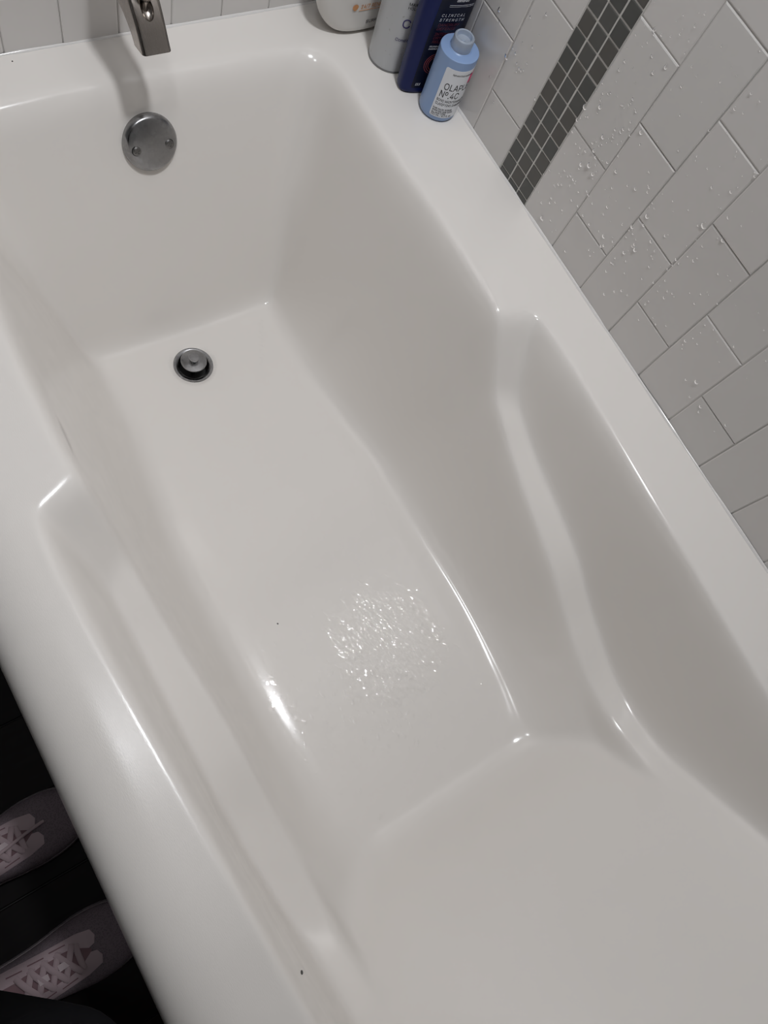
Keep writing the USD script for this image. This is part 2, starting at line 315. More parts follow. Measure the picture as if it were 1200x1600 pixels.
# caulk beads between tub and tile
def bead(p0, p1, inward, n=160, seed=0):
    t = np.linspace(0, 1, n)[:, None]; p = np.array(p0) * (1 - t) + np.array(p1) * t
    w = 0.0024 + 0.0016 * meshkit.noise(np.c_[p[:, 0] * 30, p[:, 1] * 30, np.zeros(n)], seed)
    rings = []
    for a in np.linspace(0, np.pi / 2, 6):
        # concave-to-convex bead from the deck to the wall
        rings.append(p + w[:, None] * (np.array(inward) * math.cos(a) + np.array([0, 0, 1.0]) * math.sin(a)) * (0.86 + 0.14 * abs(math.cos(2 * a))))
    v = np.stack(rings, 1).reshape(-1, 3); i, j = np.meshgrid(np.arange(n - 1), np.arange(5), indexing='ij')
    q = np.stack([i * 6 + j, (i + 1) * 6 + j, (i + 1) * 6 + j + 1, i * 6 + j + 1], -1).reshape(-1, 4)
    return v, np.vstack([q[:, [0, 1, 2]], q[:, [0, 2, 3]]])
obj('trim_1', bead((0.0, YB, -0.001), (0.0, YN, -0.001), (-1, 0, 0)), caulk_mat, smooth=True, label='white caulk bead between the deck and the right tiled wall', cat='caulk', kind='structure')
obj('trim_2', bead((XL + 0.04, YB, -0.001), (0.0, YB, -0.001), (0, -1, 0), seed=3), caulk_mat, smooth=True, label='white caulk bead between the deck and the spout wall', cat='caulk', kind='structure')
# ceiling lamps that carry the two lights
for i, (p, r, power, col, tilt) in enumerate(LAMPS):
    t = thing('ceiling_lamp', (p[0], p[1], CEIL), ['round tilted ceiling downlight over the middle of the bathtub', 'round tilted ceiling downlight over the front edge of the bathtub'][i], 'ceiling lamp')
    a, b = math.radians(tilt[0]), math.radians(tilt[1])
    d = np.array([-math.cos(a) * math.sin(b), math.sin(a), -math.cos(a) * math.cos(b)])      # where the lamp points
    obj('ceiling_ring', lathe([(r + 0.020, -0.006), (r + 0.045, -0.006), (r + 0.048, 0.0), (r + 0.020, 0.0)], 48, (p[0], p[1], CEIL)), lamp_rim, t)
    c = np.array(p) - d * 0.012
    obj('lamp_head', orient(lathe([(0, -0.030), (r + 0.010, -0.030), (r + 0.012, 0.012), (r + 0.004, 0.012), (r + 0.003, 0.0), (0, 0.0)], 48), c, d), lamp_rim, t)
    obj('diffuser', orient(lathe([(0, 0.0005), (r + 0.002, 0.0005), (r + 0.002, 0.006), (0, 0.006)], 48), c, d), lamp_mat, t)

# ------------------------------------------------------------------ spout
from scipy.interpolate import CubicSpline
top = np.array([(0.4406, 0.177), (0.405, 0.175), (0.375, 0.168), (0.350, 0.157), (0.330, 0.142), (0.312, 0.123), (0.300, 0.107), (0.2935, 0.0985)])
bot = np.array([(0.4406, 0.126), (0.405, 0.123), (0.380, 0.119), (0.362, 0.115), (0.346, 0.109), (0.333, 0.102), (0.3265, 0.0965), (0.3225, 0.0925)])
def rs(a, n):
    d = np.r_[0, np.cumsum(np.linalg.norm(np.diff(a, axis=0), axis=1))]; return CubicSpline(d / d[-1], a)(np.linspace(0, 1, n))
T, B = rs(top, 40), rs(bot, 40); SX = -0.4465; rings = []
for i in range(40):
    hw = 0.0205 + 0.0015 * math.cos(i / 39 * math.pi); c = (T[i] + B[i]) / 2; h = np.linalg.norm(T[i] - B[i]) / 2; e = (T[i] - B[i]) / (2 * h)
    loop = []
    rr = 0.0055
    for q, (sx, sh) in enumerate(((1, 1), (-1, 1), (-1, -1), (1, -1))):
        for a in np.linspace(0, np.pi / 2, 6):
            ang = q * np.pi / 2 + a; loop.append(((sx * (hw - rr) + rr * math.cos(ang)), sh * (h - rr) + rr * math.sin(ang) + (0.0016 * (1 - (1.0 * (hw - rr) / hw) ** 2) if sh > 0 else 0)))
    rings.append(np.array([(SX + a, c[0] + e[0] * b, c[1] + e[1] * b) for a, b in loop]))
v, f = loft(rings); sm = trimesh.Trimesh(v, f, process=True); sm.fix_normals()
S = m3.Manifold(m3.Mesh(sm.vertices.astype(np.float32), sm.faces.astype(np.uint32)))
def man(mesh): v, f = arr(mesh); t = trimesh.Trimesh(v, f, process=True); t.fix_normals(); return m3.Manifold(m3.Mesh(t.vertices.astype(np.float32), t.faces.astype(np.uint32)))
kc = np.array([SX + 0.0005, 0.338, 0.152])
scoop = man(orient(trimesh.creation.icosphere(4, 1.0).apply_scale([0.0078, 0.0135, 0.0060]), (SX, 0.3225, 0.1360), (0, -0.70, 0.71)))
S2 = S - scoop if not S.is_empty() else S
mouth = man(box(SX - 0.014, SX + 0.014, 0.298, 0.322, 0.085, 0.104))
sp = thing('tub_spout', (SX, YB, 0.15), 'brushed nickel tub spout with a pull-up diverter on the tiled end wall', 'spout')
obj('spout_body', S2 if not S2.is_empty() else (v, f), nickel_mat, sp, smooth=40)
kn = obj('diverter_knob', orient(lathe([(0, -0.012), (0.0036, -0.012), (0.0036, 0.009), (0.0066, 0.0105), (0.0085, 0.014), (0.0088, 0.019), (0.0075, 0.023), (0, 0.0245)], 32), (SX, 0.3275, 0.1365), (0, -0.12, 1)), nickel_mat, sp)
obj('wall_flange', orient(lathe([(0, -0.001), (0.033, -0.001), (0.033, 0.004), (0.030, 0.0075), (0, 0.0075)], 48), (SX, YB + 0.0005, 0.151), (0, -1, 0)), nickel_mat, sp)

# ------------------------------------------------------------------ bottles
def wrap_text(s, h, R, c, ang, z, left=True, width=None, bold=False, off=0.0003, sweep=0):
    """lettering bent round a vertical cylinder: starts (or is centred) at angle ang (degrees), reading anticlockwise seen from above"""
    v, f = flat_text(s, h, 0.00015, bold, width)
    tm = trimesh.Trimesh(v, f); v, f = trimesh.remesh.subdivide_to_size(tm.vertices, tm.faces, 0.0025)
    if not left: v[:, 0] -= v[:, 0].max() / 2
    a = math.radians(ang) + v[:, 0] / R; r = R + off + v[:, 2]
    return np.c_[c[0] + r * np.cos(a), c[1] + r * np.sin(a), z + v[:, 1]], f
ink = plain('black_ink', (0.02, 0.02, 0.022), 0.5)
grey_ink = plain('grey_ink', (0.10, 0.10, 0.11), 0.5)
# pale blue bottle
blue_mat = plain('pale_blue_plastic', (0.26, 0.38, 0.62), 0.35, subsurface_weight=0.0)
label_mat = plain('label_paper', (0.76, 0.78, 0.82), 0.4)
pink_mat = plain('label_pink', (0.75, 0.015, 0.16), 0.4)
neck_mat = mat('frosted_plastic', {'p': ('principled_bsdf', {'base_color': (0.62, 0.70, 0.82), 'roughness': 0.25, 'transmission_weight': 0.45, 'ior': 1.45})})
c4 = (-0.0365, 0.2030); R4 = 0.0292; H4 = 0.1055
b4 = thing('shampoo_bottle', (c4[0], c4[1], 0), 'short pale blue round shampoo bottle with white label and no cap, nearest of the bottles', 'bottle', 'bottles on the tub corner')
o4 = (c4[0], c4[1], 0.0)
obj('body', lathe([(0, 0.001), (0.024, 0.001), (0.0272, 0.0022), (0.0287, 0.005), (R4, 0.010), (R4, H4 - 0.0022), (R4 - 0.0005, H4 - 0.0008), (R4 - 0.0018, H4), (0.0170, H4 + 0.0004), (0.0155, H4 + 0.0016), (0, H4 + 0.0016)], 72, o4), blue_mat, b4)
nk = obj('neck_insert', lathe([(0.0105, H4 + 0.0016), (0.0152, H4 + 0.0016), (0.0152, H4 + 0.0150), (0.0146, H4 + 0.0180), (0.0130, H4 + 0.0195), (0.0112, H4 + 0.0188), (0.0100, H4 + 0.0130), (0.0030, H4 + 0.0100), (0.0022, H4 + 0.0125), (0, H4 + 0.0125)], 56, o4), neck_mat, b4, label='clear frosted pouring neck')
def cyl_patch(R, c, a0, a1, z0, z1, rc=0.003, n=64, th=0.0002):
    """rounded rectangle bent on a cylinder, with a thin edge"""
    from shapely.geometry import box as sbox
    w = math.radians(a1 - a0) * R; g = sbox(rc, z0 + rc, w - rc, z1 - rc).buffer(rc, quad_segs=4)
    m_ = trimesh.creation.extrude_polygon(g, th, engine='earcut'); v, f = trimesh.remesh.subdivide_to_size(m_.vertices, m_.faces, 0.004, max_iter=20)
    a = math.radians(a0) + v[:, 0] / R; r = R + 0.0001 + v[:, 2]
    return np.c_[c[0] + r * np.cos(a), c[1] + r * np.sin(a), v[:, 1]], f
A0 = 207.0
lab = obj('label', cyl_patch(R4, c4, A0, A0 + 150, 0.010, 0.0925), label_mat, b4, label='white paper label wrapped round the front', smooth=30)
tx = [('REPARATIVE HAIRCARE', 0.0024, 0.0835, ink, 0.034, 12, 0), ('OLAPLEX', 0.0105, 0.0585, ink, 0.049, 6, 0), ('Nº.4C', 0.0105, 0.0450, ink, 0.030, 3.5, 0), ('BOND MAINTENANCE™', 0.0042, 0.0375, ink, 0.046, 2.5, 0),
      ('CLARIFYING SHAMPOO', 0.0042, 0.0310, ink, 0.046, 2.5, 0), ('PURE COLOR. INTENSE', 0.0026, 0.0232, grey_ink, 0.030, 2, 1), ('SHINE AND CARE CLEAN', 0.0026, 0.0195, grey_ink, 0.032, 2, 1), ('ALL HAIR TYPES', 0.0026, 0.0158, grey_ink, 0.022, 2, 1), ('250 mL / 8.5 fl. oz.', 0.0036, 0.0118, ink, 0.033, 2, 0)]
for s, h, z, mt, wd, da, b_ in tx:
    obj('lettering', wrap_text(s, h, R4, c4, A0 + da * 2, z, width=wd, bold=bool(b_), off=0.00035), mt, lab, smooth=False)
obj('pink_square', cyl_patch(R4 + 0.0003, c4, A0 + 83, A0 + 110, 0.0695, 0.0835, 0.0002), pink_mat, lab)

# navy bottle
navy = plain('navy_plastic', (0.002, 0.009, 0.085), 0.3, specular_ior_level=0.25)
navy_face = plain('navy_label', (0.002, 0.0035, 0.018), 0.3, specular_ior_level=0.3)
white_ink = plain('white_ink', (0.70, 0.71, 0.75), 0.5)
red_ink = plain('dark_red_ink', (0.085, 0.010, 0.018), 0.4)
red_line = plain('copper_red_foil', (0.30, 0.06, 0.05), 0.3)
c3 = np.array([-0.0435, 0.2500]); TH = math.radians(-11)
ax = np.array([math.cos(TH), math.sin(TH)]); ay = np.array([-math.sin(TH), math.cos(TH)])
def oval(hw, hd, z, n=72, p=3.0, flat=0.0):
    t = np.arange(n) * 2 * np.pi / n; ct, s_ = np.cos(t), np.sin(t)
    a = np.sign(ct) * np.abs(ct) ** (2 / p) * hw; b = np.sign(s_) * np.abs(s_) ** (2 / p) * hd
    return np.c_[c3[0] + a * ax[0] + b * ay[0], c3[1] + a * ax[1] + b * ay[1], np.full(n, z)]
b3 = thing('shampoo_bottle', (c3[0], c3[1], 0), 'tall navy blue shampoo bottle with white and red lettering beside the pale blue bottle', 'bottle', 'bottles on the tub corner')
prof3 = [(z, a, b * 0.84) for z, a, b in [(0.0015, 0.0300, 0.0155), (0.003, 0.0335, 0.0180), (0.008, 0.0352, 0.0195), (0.03, 0.0360, 0.0200), (0.08, 0.0382, 0.0205), (0.12, 0.0398, 0.0208), (0.165, 0.0405, 0.0208), (0.190, 0.0385, 0.020), (0.203, 0.033, 0.0185), (0.208, 0.027, 0.016)]]
obj('body', loft([oval(a, b, z) for z, a, b in prof3]), navy, b3, smooth=30)
obj('cap', loft([oval(a, b, z, p=2.3) for z, a, b in ((0.207, 0.028, 0.017), (0.209, 0.030, 0.018), (0.232, 0.029, 0.0175), (0.236, 0.026, 0.015))]), navy, b3)
def face3(a, z, out=0.0): 
    hd = np.interp(z, [p[0] for p in prof3], [p[2] for p in prof3]); hw = np.interp(z, [p[0] for p in prof3], [p[1] for p in prof3])
    b = -hd * np.maximum(1 - np.abs(np.clip(a / hw, -0.999, 0.999)) ** 3.0, 0.0) ** (1 / 3.0) - out
    return np.stack([c3[0] + a * ax[0] + b * ay[0], c3[1] + a * ax[1] + b * ay[1], z], -1)
def on_face3(m_, name, mt, parent, off=0.0003, size=0.003, **kw):
    v, f = arr(m_); v, f = trimesh.remesh.subdivide_to_size(v, f, size, max_iter=20)
    return obj(name, (face3(v[:, 0], v[:, 1], off + v[:, 2]), f), mt, parent, smooth=False, **kw)
from shapely.geometry import Polygon, LineString
lp = [(-0.021, 0.012), (0.030, 0.012), (0.036, 0.10), (0.037, 0.185), (-0.020, 0.185), (-0.0225, 0.10)]
lab3 = on_face3(trimesh.creation.extrude_polygon(Polygon(lp).buffer(-0.003).buffer(0.003), 0.0001, engine='earcut'), 'front_label', navy_face, b3, 0.0001)
def t3(s, h, a, z, mt, width=None, bold=True, slant=0.2):
    v, f = flat_text(s, h, 0.0001, bold, width); v[:, 0] += slant * v[:, 1]; v[:, 0] += a; v[:, 1] += z
    on_face3((v, f), 'lettering', mt, lab3)
t3('head & shoulders', 0.0052, -0.012, 0.170, white_ink, 0.042)
t3('dandruff', 0.0040, 0.002, 0.1530, white_ink, 0.020)
on_face3(trimesh.creation.extrude_polygon(LineString([(-0.006, 0.1480), (0.033, 0.1480)]).buffer(0.0003), 0.0001, engine='earcut'), 'rule', white_ink, lab3)
on_face3(trimesh.creation.extrude_polygon(LineString([(-0.006, 0.1458), (0.033, 0.1458)]).buffer(0.0002), 0.0001, engine='earcut'), 'rule', white_ink, lab3)
t3('C L I N I C A L', 0.0042, -0.0135, 0.1310, white_ink, 0.037, False)
t3('S T R E N G T H', 0.0042, -0.0145, 0.1240, white_ink, 0.038, False)
for s, z, w_ in (('DANDRUFF', 0.1165, 0.034), ('DEFENSE', 0.1105, 0.030), ('INTENSIVE', 0.1020, 0.034), ('DRY SCALP', 0.0960, 0.034), ('RELIEF', 0.0900, 0.022)):
    t3(s, 0.0042, -0.0145, z, red_ink, w_)
t3('SELENIUM SULFIDE', 0.0024, -0.0155, 0.0830, white_ink, 0.030, False)
t3('DANDRUFF SHAMPOO', 0.0024, -0.0155, 0.0790, white_ink, 0.030, False)
for r0 in (0.017, 0.014, 0.011):
    a = np.linspace(math.radians(100), math.radians(250), 24)
    on_face3(trimesh.creation.extrude_polygon(LineString(np.c_[0.004 + r0 * np.cos(a), 0.055 + r0 * np.sin(a)]).buffer(0.0005), 0.0001, engine='earcut'), 'swirl_line', red_line, lab3)
t3('13.5', 0.004, -0.0165, 0.017, white_ink, 0.008)

# silver can
silver = mat('silver_paint', {'g': ('geometry', {}), 'n': ('noise_texture', {'scale': 220.0, 'detail': 1.0}), 'c': ('rgb_ramp', {'ramp': [(0.24, (0.40, 0.405, 0.40)), (0.28, (0.53, 0.54, 0.555))]}), 'p': ('principled_bsdf', {'roughness': 0.4, 'metallic': 0.15})},
    [('g.position', 'n.vector'), ('n.fac', 'c.fac'), ('c.color', 'p.base_color')])
purple_ink = plain('deep_purple_ink', (0.035, 0.025, 0.14), 0.4)
c2 = (-0.0595, 0.3120); R2 = 0.0325
b2 = thing('spray_can', (c2[0], c2[1], 0), 'pale silver round can with dark lettering, between the white and the navy bottle', 'can', 'bottles on the tub corner')
o2 = (c2[0], c2[1], 0)
obj('body', lathe([(0, 0.004), (0.026, 0.004), (0.0305, 0.002), (0.0322, 0.0028), (0.0323, 0.005)] + [(R2 + 0.0025 * z / 0.16, z) for z in (0.006, 0.04, 0.08, 0.12, 0.160)] + [(0.033, 0.168), (0.028, 0.176), (0.022, 0.180), (0, 0.180)], 72, o2), silver, b2)
obj('base_rim', lathe([(0.029, 0.0005), (0.0325, 0.0005), (0.0331, 0.0018), (0.0325, 0.0032), (0.030, 0.0032)], 72, o2), plain('grey_rim', (0.30, 0.30, 0.30), 0.35, 0.6), b2)
obj('cap', lathe([(0, 0.178), (0.024, 0.178), (0.0245, 0.215), (0.022, 0.220), (0, 0.220)], 56, o2), silver, b2)
for s, h, z, a, mt in (('MAXIMUM', 0.0042, 0.113, 236, ink), ('HOLD', 0.0042, 0.107, 236, ink), ('Classic', 0.0135, 0.078, 233, purple_ink), ('Conditioning', 0.0046, 0.056, 228, purple_ink)):
    obj('lettering', wrap_text(s, h, R2 + 0.0025 * z / 0.16, c2, a, z, off=0.0006), mt, b2, smooth=False)

# white rounded bottle in the corner
white_pl = plain('white_plastic', (0.72, 0.70, 0.67), 0.3)
orange = plain('orange_ink', (0.62, 0.30, 0.13), 0.4)
c1 = np.array([-0.0800, 0.3880]); HW = 0.080
b1_ = thing('lotion_bottle', (c1[0], c1[1], 0), 'white lotion bottle with rounded base and orange drop emblem in the back corner', 'bottle', 'bottles on the tub corner')
rings = []
for i, z in enumerate(np.r_[0.0008, 0.002, 0.004, 0.007, 0.011, 0.016, 0.023, 0.032, 0.043, 0.056, 0.070, 0.085, 0.11, 0.14, 0.17, 0.19, 0.203, 0.210]):
    lo = min(z / 0.085, 1.0); hw = HW * (0.34 + 0.66 * (1 - (1 - lo) ** 2.3) ** 0.55)
    if z > 0.15: hw *= math.sqrt(max(1 - ((z - 0.15) / 0.075) ** 2, 0.05))
    hd = 0.024 * (1 - 0.45 * (1 - min(z / 0.012, 1)) ** 2) * (1 if z < 0.17 else math.sqrt(max(1 - ((z - 0.17) / 0.06) ** 2, 0.1)))
    t = np.arange(80) * 2 * np.pi / 80; p = 2.6; ct, s_ = np.cos(t), np.sin(t)
    rings.append(np.c_[c1[0] + np.sign(ct) * np.abs(ct) ** (2 / p) * hw, c1[1] + np.sign(s_) * np.abs(s_) ** (2 / p) * hd, np.full(80, z)])
obj('body', loft(rings), white_pl, b1_, smooth=40)
obj('pump_collar', lathe([(0, 0.208), (0.014, 0.208), (0.014, 0.225), (0.006, 0.228), (0.006, 0.250), (0, 0.250)], 40, (c1[0], c1[1], 0)), white_pl, b1_)
def t1(s, h, x, z, mt, width=None):
    v, f = flat_text(s, h, 0.0002, False, width)
    a = v[:, 0] + x - c1[0]; b = -0.024 * np.maximum(1 - np.abs(a / 0.078) ** 2.6, 0) ** (1 / 2.6) - 0.0004 - v[:, 2]
    obj('lettering', (np.c_[c1[0] + a, c1[1] + b, z + v[:, 1]], f), mt, b1_, smooth=False)
t1('24/7 RENEW', 0.0060, -0.094, 0.0455, orange, 0.045)
t1('SURFACE', 0.0050, -0.078, 0.0195, grey_ink, 0.034)
v, f = arr(box(-0.096, -0.052, c1[1] - 0.0249, c1[1] - 0.0243, 0.0424, 0.0428)); obj('rule', (v, f), orange, b1_)
drop = trimesh.creation.extrude_polygon(Polygon([(0.0045 * math.sin(t) * (1 - 0.5 * math.cos(t)) , -0.005 * math.cos(t) + 0.001 * math.cos(t) ** 2) for t in np.linspace(0, 2 * math.pi, 28)[:-1]]), 0.0004, engine='earcut')
v, f = arr(drop); obj('drop_emblem', (np.c_[v[:, 0] - 0.1035, c1[1] - 0.0240 - v[:, 2] - 0.0004, v[:, 1] + 0.0475], f), orange, b1_)

# ------------------------------------------------------------------ the person taking the picture
skin = plain('skin', (0.55, 0.36, 0.28), 0.5); cloth = mat('black_cloth', {'g': ('geometry', {}), 'n': ('noise_texture', {'scale': 900.0}), 'b': ('bump', {'strength': 0.2, 'distance': 0.0005}), 'p': ('principled_bsdf', {'base_color': (0.004, 0.004, 0.0055), 'roughness': 0.9, 'specular_ior_level': 0.15})}, [('g.position', 'n.vector'), ('n.fac', 'b.height'), ('b.normal', 'p.normal')])
hair_mat = plain('brown_hair', (0.05, 0.03, 0.02), 0.6); eye_mat = plain('eye_white', (0.75, 0.74, 0.72), 0.2); iris_mat = plain('iris', (0.03, 0.02, 0.015), 0.2); lip_mat = plain('lips', (0.42, 0.16, 0.14), 0.5)
def ball(c, r, n=24): return m3.Manifold.sphere(r, n).translate([float(x) for x in c])
def bones(chain):
    """chain: list of (point, radius); hull of neighbours"""
    return [m3.Manifold.batch_hull([ball(*chain[i]), ball(*chain[i + 1])]) for i in range(len(chain) - 1)]
def skinned(parts, edge, it=14):
    b = m3.Manifold.batch_boolean(parts, m3.OpType.Add).simplify(0.0012).refine_to_length(edge); mm = b.to_mesh()
    t = trimesh.Trimesh(mm.vert_properties[:, :3], mm.tri_verts, process=True); v0 = t.vertices.copy(); trimesh.smoothing.filter_taubin(t, 0.5, 0.53, it)
    bad = np.linalg.norm(t.vertices - v0, axis=1) > 0.012; v1 = np.array(t.vertices); v1[bad] = v0[bad]; t.vertices = v1; return t
RT, UPV, BK = CR[0], -CR[1], -CR[2]                                  # the phone's axes
def ph(r, u, b): return CAM + r * RT + u * UPV + b * BK
hipR, hipL = np.array([-1.20, -0.630, 0.36]), np.array([-1.20, -0.455, 0.36])
kneeR, kneeL = np.array([-0.998, -0.668, -0.005]), np.array([-1.130, -0.440, -0.02])
ankR, ankL = np.array([-1.135, -0.627, -0.405]), np.array([-1.140, -0.442, -0.405])
shR, shL = np.array([-1.13, -0.715, 0.86]), np.array([-1.13, -0.365, 0.86])
elR, elL = np.array([-1.06, -0.790, 0.60]), np.array([-1.09, -0.300, 0.60])
wrR, wrL = ph(0.075, -0.150, 0.030), ph(-0.115, -0.120, 0.030)
neck, head = np.array([-1.095, -0.54, 0.945]), np.array([-1.045, -0.54, 1.075])
def legs(g): return bones([(hipR, 0.088 + g), (kneeR, 0.060 + g), (ankR, 0.038 + g)]) + bones([(hipL, 0.088 + g), (kneeL, 0.060 + g), (ankL, 0.038 + g)]) + [m3.Manifold.batch_hull([ball(hipR, 0.095 + g), ball(hipL, 0.095 + g), ball((-1.20, -0.54, 0.46), 0.105 + g)])]
def trunk(g): return [m3.Manifold.batch_hull([ball((-1.19, -0.60, 0.50), 0.10 + g), ball((-1.19, -0.48, 0.50), 0.10 + g), ball((-1.15, -0.63, 0.78), 0.095 + g), ball((-1.15, -0.45, 0.78), 0.095 + g)]),
    m3.Manifold.batch_hull([ball((-1.15, -0.63, 0.78), 0.095 + g), ball((-1.15, -0.45, 0.78), 0.095 + g), ball(shR, 0.055 + g), ball(shL, 0.055 + g), ball(neck, 0.05 + g)])]
def arms(g): return bones([(shR, 0.052 + g), (elR, 0.042 + g), (wrR, 0.028 + g)]) + bones([(shL, 0.052 + g), (elL, 0.042 + g), (wrL, 0.028 + g)])
hd_f = np.array([0.62, 0.16, -0.62]); hd_f /= np.linalg.norm(hd_f); hd_r = np.cross(hd_f, [0, 0, 1]); hd_r /= np.linalg.norm(hd_r); hd_u = np.cross(hd_r, hd_f)
def hp(f, r, u): return head + f * hd_f + r * hd_r + u * hd_u
head_parts = [m3.Manifold.batch_hull([ball(hp(0.0, 0, 0.025), 0.082), ball(hp(-0.025, 0, 0.03), 0.085), ball(hp(0.035, 0, -0.035), 0.055), ball(hp(0.045, 0, -0.085), 0.028)])] + bones([(neck, 0.052), (hp(-0.02, 0, -0.05), 0.052)])
head_parts += [m3.Manifold.batch_hull([ball(hp(0.088, 0, 0.005), 0.008), ball(hp(0.096, 0, -0.028), 0.010), ball(hp(0.085, 0.012, -0.032), 0.008), ball(hp(0.085, -0.012, -0.032), 0.008)])]
for sg in (1, -1): head_parts += [m3.Manifold.batch_hull([ball(hp(-0.012, sg * 0.084, 0.015), 0.010), ball(hp(-0.016, sg * 0.088, -0.012), 0.009), ball(hp(-0.006, sg * 0.082, -0.03), 0.007)])]
hands = []
for sg, wr in ((1, wrR), (-1, wrL)):
    ex = 0.021 if sg > 0 else -0.061                                     # the phone's edge that this hand holds
    k0 = [ph(ex + sg * (0.020 + 0.004 * abs(i - 1)), -0.118 + 0.021 * i, 0.018) for i in range(4)]
    hands += [m3.Manifold.batch_hull([ball(wr, 0.024)] + [ball(k, 0.0125) for k in k0])]
    for i, k in enumerate(k0):
        L = (0.80, 0.95, 1.0, 0.9)[i]
        hands += bones([(k, 0.0098), (ph(ex + sg * 0.018, -0.112 + 0.020 * i, -0.004 * L), 0.0090), (ph(ex - sg * 0.004, -0.110 + 0.019 * i, -0.017), 0.0082), (ph(ex - sg * 0.018 * L, -0.109 + 0.019 * i, -0.0175), 0.0076)])
    th0 = (wr + k0[3]) / 2
    hands += bones([(th0 + 0.006 * BK, 0.015), (ph(ex + sg * 0.012, -0.085, 0.030), 0.0115), (ph(ex - sg * 0.010, -0.062, 0.021), 0.0095), (ph(ex - sg * 0.020, -0.045, 0.0195), 0.0085)])
feet = bones([(ankR + [-0.012, 0, -0.01], 0.030), ((-1.08, -0.625, -0.460), 0.020), ((-0.98, -0.622, -0.473), 0.012)]) + bones([(ankL + [-0.012, 0, -0.01], 0.030), ((-1.08, -0.440, -0.460), 0.020), ((-0.98, -0.438, -0.473), 0.012)])
pn = thing('person', (-1.15, -0.54, -DECK), 'person in black trousers and mauve laced sneakers standing at the tub with a phone', 'person')
obj('body', skinned(legs(-0.006) + trunk(-0.006) + arms(-0.004) + head_parts + hands + feet, 0.008, 6), skin, pn, smooth=True)
obj('trousers', skinned(bones([(hipR, 0.097), (kneeR, 0.074), (ankR, 0.052)]) + bones([(hipL, 0.097), (kneeL, 0.070), (ankL, 0.052)]) + [m3.Manifold.batch_hull([ball(hipR, 0.103), ball(hipL, 0.103), ball((-1.20, -0.54, 0.46), 0.112)])], 0.012), cloth, pn, smooth=True)
obj('jacket', skinned(trunk(0.014) + bones([(shR, 0.066), (elR, 0.055), (wrR + 0.10 * (elR - wrR) / np.linalg.norm(elR - wrR), 0.042)]) + bones([(shL, 0.066), (elL, 0.055), (wrL + 0.10 * (elL - wrL) / np.linalg.norm(elL - wrL), 0.042)]), 0.012), cloth, pn, smooth=True)
hair = m3.Manifold.batch_hull([ball(hp(-0.005, 0, 0.035), 0.090), ball(hp(-0.035, 0, 0.03), 0.090), ball(hp(-0.06, 0, -0.06), 0.06)]) - m3.Manifold.batch_hull([ball(hp(0.12, 0, 0.02), 0.075), ball(hp(0.12, 0, -0.15), 0.09), ball(hp(0.05, 0, -0.10), 0.07)])
obj('hair', skinned([hair], 0.008), hair_mat, pn, smooth=True)
for sg in (1, -1):
    obj('eye', trimesh.creation.icosphere(3, 0.0125).apply_translation(hp(0.0665, sg * 0.030, 0.004)), eye_mat, pn, smooth=True)
    obj('iris', trimesh.creation.icosphere(2, 0.0055).apply_translation(hp(0.0755, sg * 0.0295, 0.001)), iris_mat, pn, smooth=True)
mo = spline([hp(0.078, -0.024, -0.062), hp(0.089, -0.010, -0.060), hp(0.090, 0.010, -0.060), hp(0.078, 0.024, -0.062)], 12)
obj('mouth', tube(mo, np.array([0.002] + [0.0048] * 10 + [0.002]), 8, 0.8), lip_mat, pn, smooth=True)
phone_mat = plain('phone_glass', (0.02, 0.02, 0.024), 0.15)
pb = m3.Manifold.hull(m3.Manifold.compose([m3.Manifold.cylinder(0.0076, 0.010, 0.010, 32).translate([x, y, 0]) for x in (-0.051, 0.011) for y in (-0.122, 0.006)]))
v, f = arr(pb)
pt = thing('smartphone', ph(-0.02, -0.06, 0.004).tolist(), 'dark smartphone held in both hands of the person above the tub', 'phone')
obj('phone_body', (CAM + v[:, :1] * RT + v[:, 1:2] * UPV + (v[:, 2:] + 0.0025) * BK, f), phone_mat, pt, smooth=30)
obj('screen', (lambda b: (CAM + b[0][:, :1] * RT + b[0][:, 1:2] * UPV + b[0][:, 2:] * BK, b[1]))(arr(box(-0.058, 0.018, -0.128, 0.012, 0.0101, 0.0106))), dark_mat, pt)

